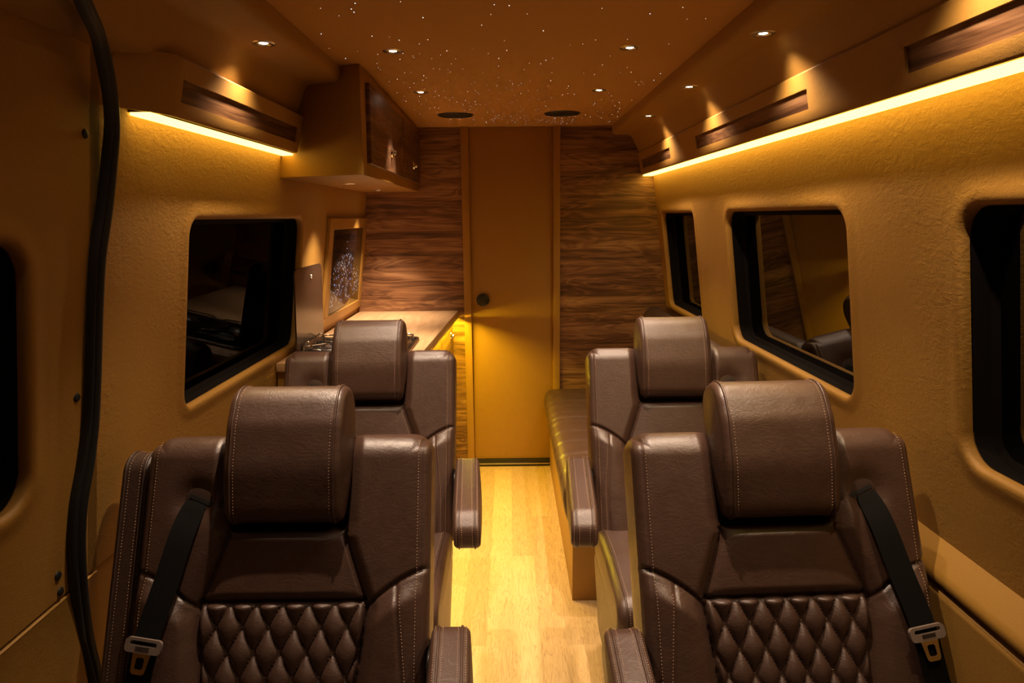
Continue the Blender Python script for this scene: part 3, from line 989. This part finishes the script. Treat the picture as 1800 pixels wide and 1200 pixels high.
def backrest(root, s):
    du = 0.0030
    nu = int(2 * HW / du); nb = int(0.634 / du)
    U, B = np.meshgrid(np.linspace(-HW, HW, nu + 1), np.linspace(-0.014, 0.62, nb + 1))
    # snap the top corners to a radius
    rc = 0.042; cx, cb = HW - rc, -0.014 + rc
    qx, qb = np.abs(U) - cx, cb - B
    m = (qx > 0) & (qb > 0)
    mx = np.maximum(qx, qb); L = np.hypot(qx, qb) + 1e-12
    U2 = np.where(m, np.sign(U) * (cx + qx * mx / L), U); B2 = np.where(m, cb - qb * mx / L, B)
    Hh = height(U2, B2, s) - edge_drop(U, B)
    # straight-ish sides: shrink slightly towards the top
    X, Y, Z = PB(U2, B2, Hh)
    V = np.stack([X, Y, Z], -1).reshape(-1, 3); W1 = nu + 1
    uc = (U2[:-1, :-1] + U2[1:, 1:]) / 2; bc = (B2[:-1, :-1] + B2[1:, 1:]) / 2
    dI = np.abs(uc) - w_in(bc)
    quilt = (dI < 0) & (bc > 0.315)
    trap = (dI < 0) & (bc > 0.178) & ~quilt
    bol = (dI >= 0) & (bc > b_arc(np.abs(uc)))
    idx = np.arange((nb + 1) * W1).reshape(nb + 1, W1)
    quads = np.stack([idx[:-1, :-1], idx[1:, :-1], idx[1:, 1:], idx[:-1, 1:]], -1)
    def sub(mask):
        q = quads[mask]; used, inv = np.unique(q, return_inverse=True)
        return V[used], inv.reshape(q.shape)
    def mk(name, mask, parent, mat, extra=None):
        v, f = sub(mask)
        v = v.tolist(); f = f.tolist()
        if extra:
            o = len(v); v += extra[0]; f += [tuple(i + o for i in t) for t in extra[1]]
        return mesh(name, v, f, mat, parent, True, 62)
    # rim: sides and back of the backrest (own vertices, starting at the border)
    bord = list(idx[::-1, 0][:-1]) + list(idx[0, :][:-1]) + list(idx[:, -1])
    rv, rf = [], []
    U_f, B_f = U2.reshape(-1), B2.reshape(-1)
    Hf = Hh.reshape(-1); n = len(bord)
    levels = [0.0, 0.25, 0.6, 0.9, 1.0]
    cuv = np.array([0.0, 0.3])
    for li, t in enumerate(levels):
        for k in bord:
            u, b, hh = U_f[k], B_f[k], Hf[k]
            nn = hh + (-0.112 - hh) * t
            ins = 0.012 * max(0, (t - 0.8) / 0.2) ** 2
            rv.append(PB(u * (1 - ins / HW), b + (0.3 - b) * ins / 0.3, nn))
    for li in range(len(levels) - 1):
        for i in range(n - 1):
            a = li * n + i; rf.append((a, a + 1, a + 1 + n, a + n))
    base = (len(levels) - 1) * n
    rf.append(tuple(base + i for i in range(n)))
    rest = ~(quilt | trap | bol)
    br = mk('backrest', rest, root, M['leather'], (rv, rf))
    mk('upper_pad', trap, br, M['leather'])
    left = bol & (uc < 0); right = bol & (uc > 0)
    mk('side_bolster', left, br, M['leather']); mk('side_bolster', right, br, M['leather'])
    qp = mk('quilted_panel', quilt, br, M['leather_in'])
    # quilting thread
    lines = []
    for k in range(-14, 15):
        for sg in (1, -1):
            b = np.linspace(0.318, 0.615, 120); u = sg * (k - (b - 0.315) / 0.094) * 0.0515
            ok = np.abs(u) < w_in(b) - 0.003
            if ok.sum() > 4:
                i0 = np.where(ok)[0]; lines.append(surf_line(u[i0], b[i0], s, 0.0012))
    qs = stitch_mesh('stitching', lines, M['thread'], qp, gap=0.0062, ln=0.0040, r=0.0010)
    qs['label'] = 'pale thread of the diamond quilting'
    lines = []
    for sg in (1, -1):
        b = np.linspace(0.0, 0.61, 160); lines.append(surf_line(np.full_like(b, sg * 0.266), b, s))
        b = np.linspace(0.30, 0.61, 90); lines.append(surf_line(sg * (np.interp(b, [0.28, 0.47, 0.6], [0.226, 0.243, 0.243]) + 0.007), b, s))
    for l in lines: stitch_mesh('stitching', [l], M['thread'], br)
    return br


def inset_profile(P, d):
    P = np.array(P); a = np.roll(P, 1, 0); b = np.roll(P, -1, 0)
    t = b - a; t /= np.linalg.norm(t, axis=1)[:, None]
    nrm = np.stack([t[:, 1], -t[:, 0]], 1)
    c = P.mean(0)
    if ((P - c) * nrm).sum() < 0: nrm = -nrm
    return P - nrm * d, nrm


def extruded_pad(name, prof, half, to3, mat, parent, er=0.014, pipes=(), thread=True, pipe_r=0.0026, dome=0.006):
    """prof: closed 2-D side profile; swept from -half to half across; to3(u, (p,q)) -> xyz"""
    rings = []
    us = []
    for t in (0, .15, .35, .55, .75, .9, 1.0):
        us.append((-(half - er) - er * math.sin(t * math.pi / 2), er * (1 - math.cos(t * math.pi / 2))))
    seq = us[::-1] + [(-(half - er) + (2 * (half - er)) * k / 10, 0.0) for k in range(1, 10)] + [(-u, i) for u, i in us]
    P = np.array(prof); c = P.mean(0); V, Fc = [], []; m = len(P)
    for u, ins in seq:
        q, _ = inset_profile(P, ins)
        V += [to3(u, x) for x in q]
    for j in range(len(seq) - 1):
        for i in range(m):
            a = j * m + i; b = j * m + (i + 1) % m; Fc.append((a, b, b + m, a + m))
    qe, _ = inset_profile(P, er)
    for sg, start in ((-1, 0), (1, (len(seq) - 1) * m)):
        prev = start
        for k in (0.8, 0.5, 0.2):
            o = len(V); V += [to3(sg * (half + dome * (1 - k * k)), c + (x - c) * k) for x in qe]
            for i in range(m):
                j2 = (i + 1) % m; Fc.append((prev + i, prev + j2, o + j2, o + i))
            prev = o
        Fc.append(tuple(prev + i for i in range(m)))
    ob = mesh(name, V, Fc, mat, parent, True, 70)
    bm = bmesh.new(); bm.from_mesh(ob.data); bmesh.ops.recalc_face_normals(bm, faces=bm.faces); bm.to_mesh(ob.data); bm.free()
    lines = []
    for pu in pipes:
        q, nrm = inset_profile(P, -0.0008)
        bm = bmesh.new(); add_tube(bm, [to3(pu, x) for x in q], pipe_r, 6, True)
        from_bm('piping', bm, mat, ob, True, 80)
        for off in (-0.0075, 0.0075):
            x = pu + off
            if abs(x) > half - er * .55: continue
            q2, _ = inset_profile(P, -0.0004)
            pts = [to3(x, v) for v in q2]; pts.append(pts[0])
            cc = np.array(to3(x, c)); lines.append((pts, [np.array(p) - cc for p in pts]))
    if thread:
        for l in lines: stitch_mesh('stitching', [l], M['thread'], ob)
    return ob


def arc(cx, cy, r, a0, a1, n):
    return [(cx + r * math.cos(math.radians(a0 + (a1 - a0) * k / n)), cy + r * math.sin(math.radians(a0 + (a1 - a0) * k / n))) for k in range(n + 1)]


def rounded_poly(pts, rs, n=8):
    out = []; N = len(pts)
    for i in range(N):
        p = Vector(pts[i]); a = Vector(pts[i - 1]); b = Vector(pts[(i + 1) % N]); r = rs[i]
        d1 = (a - p).normalized(); d2 = (b - p).normalized()
        ang = math.acos(max(-1, min(1, d1.dot(d2)))); t = r / math.tan(ang / 2)
        c = p + (d1 + d2).normalized() * (r / math.sin(ang / 2))
        v1 = p + d1 * t - c; v2 = p + d2 * t - c
        a1 = math.atan2(v1.y, v1.x); a2 = math.atan2(v2.y, v2.x); da = (a2 - a1 + math.pi) % (2 * math.pi) - math.pi
        for k in range(n + 1):
            a_ = a1 + da * k / n; out.append((c.x + r * math.cos(a_), c.y + r * math.sin(a_)))
    # resample long straights
    res = []
    for i in range(len(out)):
        p, q = out[i], out[(i + 1) % len(out)]; d = math.hypot(q[0] - p[0], q[1] - p[1])
        k = max(1, int(d / 0.012))
        for j in range(k): res.append((p[0] + (q[0] - p[0]) * j / k, p[1] + (q[1] - p[1]) * j / k))
    return res


def captain_chair(s, label, raised=True):
    """s: side of the belt outlet and wall (+1 right, -1 left)"""
    root = empty('captain_chair'); tag(root, label, 'chair', 'quilted leather captain chairs')
    br = backrest(root, s)
    # headrest: (b, n) profile
    hp = rounded_poly([(0.176, 0.036), (0.06, 0.062), (-0.03, 0.062), (-0.117, 0.040), (-0.112, -0.075), (0.150, -0.030)], [0.034, 0.20, 0.10, 0.060, 0.056, 0.02], 10)
    extruded_pad('headrest', hp, 0.117, lambda u, x: PB(u, x[0], x[1]), M['leather'], root, 0.014, (-0.102, 0.102), dome=0.012)
    # belt outlet bezel
    ub, bb_ = s * 0.174, 0.116
    hb = float(height(np.array([ub]), np.array([bb_]), s)[0])
    V, Fc = [], []; n = 36; ta = math.radians(-22 * s)
    for (k, lift) in ((1.0, -0.008), (0.99, 0.001), (0.95, 0.0035), (0.6, 0.0050), (0.3, 0.0052), (0.0, 0.0052)):
        for i in range(n):
            a = 2 * math.pi * i / n; x, y = 0.045 * k * math.cos(a), 0.031 * k * math.sin(a)
            V.append(PB(ub + x * math.cos(ta) - y * math.sin(ta), bb_ + x * math.sin(ta) + y * math.cos(ta), hb + lift))
    for j in range(5):
        for i in range(n): Fc.append((j * n + i, j * n + (i + 1) % n, (j + 1) * n + (i + 1) % n, (j + 1) * n + i))
    bz = mesh('belt_outlet', V, Fc, M['brownplastic'], br, True, 50)
    V = []
    for (x, y) in ((-0.026, -0.004), (0.026, -0.004), (0.026, 0.004), (-0.026, 0.004)):
        for lf in (0.0062, 0.004):
            V.append(PB(ub + x * math.cos(ta) - y * math.sin(ta), bb_ + 0.002 + x * math.sin(ta) + y * math.cos(ta), hb + lf))
    mesh('slot', V, [(0, 2, 4, 6), (1, 3, 5, 7), (0, 1, 3, 2), (2, 3, 5, 4), (4, 5, 7, 6), (6, 7, 1, 0)], M['black'], bz)
    # belt webbing
    cpt = [(0.184, 0.119, hb + 0.003, 8), (0.187, 0.140, hb + .016, 10), (0.196, 0.19, 0.036, 10), (0.210, 0.27, 0.048, 8), (0.226, 0.345, 0.058, 8), (0.232, 0.385, 0.062, 8),
           (0.240, 0.44, 0.060, 6), (0.252, 0.52, 0.055, 4), (0.268, 0.62, 0.050, 2)]
    cc = smooth_path([(a, b, c) for a, b, c, d in cpt], 8)
    V, Fc = [], []
    for i, p in enumerate(cc):
        t = i / (len(cc) - 1)
        hwd = 0.0235 * (0.78 + 0.22 * min(1, t * 6))
        d = (cc[min(i + 1, len(cc) - 1)] - cc[max(i - 1, 0)]).normalized()
        sx = Vector((d.y, -d.x, 0)).normalized()
        for (k, th) in ((-1, 0), (-1, 0.0012), (-0.4, 0.0016), (0.4, 0.0016), (1, 0.0012), (1, 0), (0, 0)):
            q = p + sx * hwd * k
            V.append(PB(s * q.x, q.y, q.z + th + 0.004 * k * (1 - t) * 1.0))
    m = 7
    for i in range(len(cc) - 1):
        for k in range(m): Fc.append((i * m + k, i * m + (k + 1) % m, (i + 1) * m + (k + 1) % m, (i + 1) * m + k))
    blt = mesh('seat_belt', V, Fc, M['belt'], root, True, 50)
    # tongue: plastic bar and steel blade
    def TP(x, y, n):            # tongue coordinates: x across, y down along the belt
        a = math.radians(9)
        return PB(s * (0.232 + x * math.cos(a) + y * math.sin(a)), 0.383 - x * math.sin(a) + y * math.cos(a), 0.068 + n)
    def plate(name, outer, hole, n0, n1, mat, parent):
        V, Fc = [], []; no = len(outer)
        for n_ in (n0, n1):
            V += [TP(x, y, n_) for x, y in outer]
        for n_ in (n0, n1):
            V += [TP(x, y, n_) for x, y in hole]
        for i in range(no):
            j = (i + 1) % no
            Fc += [(i, j, no + j, no + i), (2 * no + i, 3 * no + i, 3 * no + j, 2 * no + j), (no + i, no + j, 3 * no + j, 3 * no + i), (i, 2 * no + i, 2 * no + j, j)]
        o = mesh(name, V, Fc, mat, parent)
        bm = bmesh.new(); bm.from_mesh(o.data); bmesh.ops.recalc_face_normals(bm, faces=bm.faces)
        for f in bm.faces: f.smooth = True
        bm.to_mesh(o.data); bm.free(); o.data.set_sharp_from_angle(angle=math.radians(40)); return o
    k = 5
    oo = rrect(-0.034, 0.034, -0.016, 0.010, 0.008, k); hh = rrect(-0.0255, 0.0255, -0.011, -0.003, 0.003, k)
    tg = plate('belt_tongue', oo, hh, -0.003, 0.004, M['greyplastic'], blt)
    for q in (-0.001, 0.0015, 0.004):
        tube('ridge', [TP(-0.013, q, 0.0044), TP(0.013, q, 0.0044)], 0.0006, M['blackp'], tg, 5)
    oo = [(x, y) for x, y in rrect(-0.0135, 0.0135, 0.006, 0.047, 0.007, k)]
    oo = [(x * (1 + 0.55 * max(0, (0.018 - y) / 0.012)), y) for x, y in oo]
    hh = rrect(-0.0075, 0.0075, 0.018, 0.038, 0.002, k)
    plate('blade', oo, hh, -0.0012, 0.0012, M['chrome'], tg)
    # cushion
    cp = rounded_poly([(-0.055, 0.335), (-0.545, 0.325), (-0.565, 0.455), (-0.30, 0.462), (-0.055, 0.440)], [0.03, 0.05, 0.055, 0.25, 0.02], 10)
    sc = extruded_pad('seat_cushion', cp, 0.286, lambda u, x: (u, x[0], x[1]), M['leather'], root, 0.030, (-0.262, 0.262), dome=0.003)
    # shaped side covers and pedestal
    for sg in (-1, 1):
        pr = rounded_poly([(-0.02, 0.05), (-0.49, 0.05), (-0.54, 0.325), (0.02, 0.325)], [0.03, 0.05, 0.04, 0.05], 6)
        extruded_pad('side_cover', pr, 0.010, lambda u, x, sg=sg: (u + sg * (0.268 - (0.325 - x[1]) * 0.05), x[0], x[1]), M['leather'], root, 0.007, thread=False)
    bm = bmesh.new(); add_box(bm, (-0.19, -0.44, 0.0), (0.19, -0.04, 0.33), 0.01, 2)
    pd = from_bm('pedestal', bm, M['blackp'], root, True)
    for x0 in (-0.215, 0.165): box('floor_rail', (x0, -0.50, 0.0), (x0 + .05, 0.02, 0.03), M['blackp'], pd, 0.004)
    # aisle armrest and its pivot
    ax = -s * 0.335
    ap = rounded_poly([(0.020, 0.570), (-0.310, 0.515), (-0.398, 0.535), (-0.400, 0.592), (-0.360, 0.628), (0.020, 0.662)], [0.040, 0.06, 0.030, 0.036, 0.06, 0.044], 10)
    splay = -s * 0.05
    extruded_pad('armrest', ap, 0.0375, lambda u, x: (u + ax - splay * x[0], x[0], x[1]), M['leather'], root, 0.013, (-0.022, 0.022))
    hx = -s * 0.300
    hg = rounded_poly([(0.055, 0.60), (-0.05, 0.62), (-0.07, 0.50), (-0.04, 0.42), (0.04, 0.42)], [0.03, 0.03, 0.02, 0.03, 0.03], 6)
    extruded_pad('recline_hinge', hg, 0.010, lambda u, x: (u + hx, x[0], x[1]), M['blackp'], root, 0.004, thread=False, dome=0.001)
    if raised:
        rp = rounded_poly([(0.55, -0.008), (0.004, -0.008), (0.004, -0.105), (0.55, -0.085)], [0.025, 0.045, 0.040, 0.03], 10)
        a2 = extruded_pad('armrest', rp, 0.029, lambda u, x: PB(u + s * 0.3235, x[0] + .012, x[1]), M['leather_dk'], root, 0.010, (-0.019, 0.019))
        a2['label'] = 'armrest folded upright against the backrest'
    return root


chair_fl = captain_chair(-1, 'front left quilted brown leather chair with its outer armrest folded up', True)
chair_fl.location = (-0.455, 1.20, 0)
chair_rl = copy_tree(chair_fl)
for ch in list(chair_rl.children):
    if ch.get('label') == 'armrest folded upright against the backrest':
        for g in list(ch.children): bpy.data.objects.remove(g)
        bpy.data.objects.remove(ch)
chair_rl['label'] = 'rear left quilted brown leather chair in front of the oak worktop'
chair_rl.location = (-0.478, 2.13, 0)
chair_fr = captain_chair(1, 'front right quilted brown leather chair with belt tongue by the side ledge', False)
chair_fr.location = (0.543, 1.20, 0); chair_fr.rotation_euler = (0, 0, math.radians(2.5))
chair_rr = copy_tree(chair_fr)
chair_rr['label'] = 'rear right quilted brown leather chair beside the bench sofa'
chair_rr.location = (0.553, 2.13, 0); chair_rr.rotation_euler = (0, 0, 0)
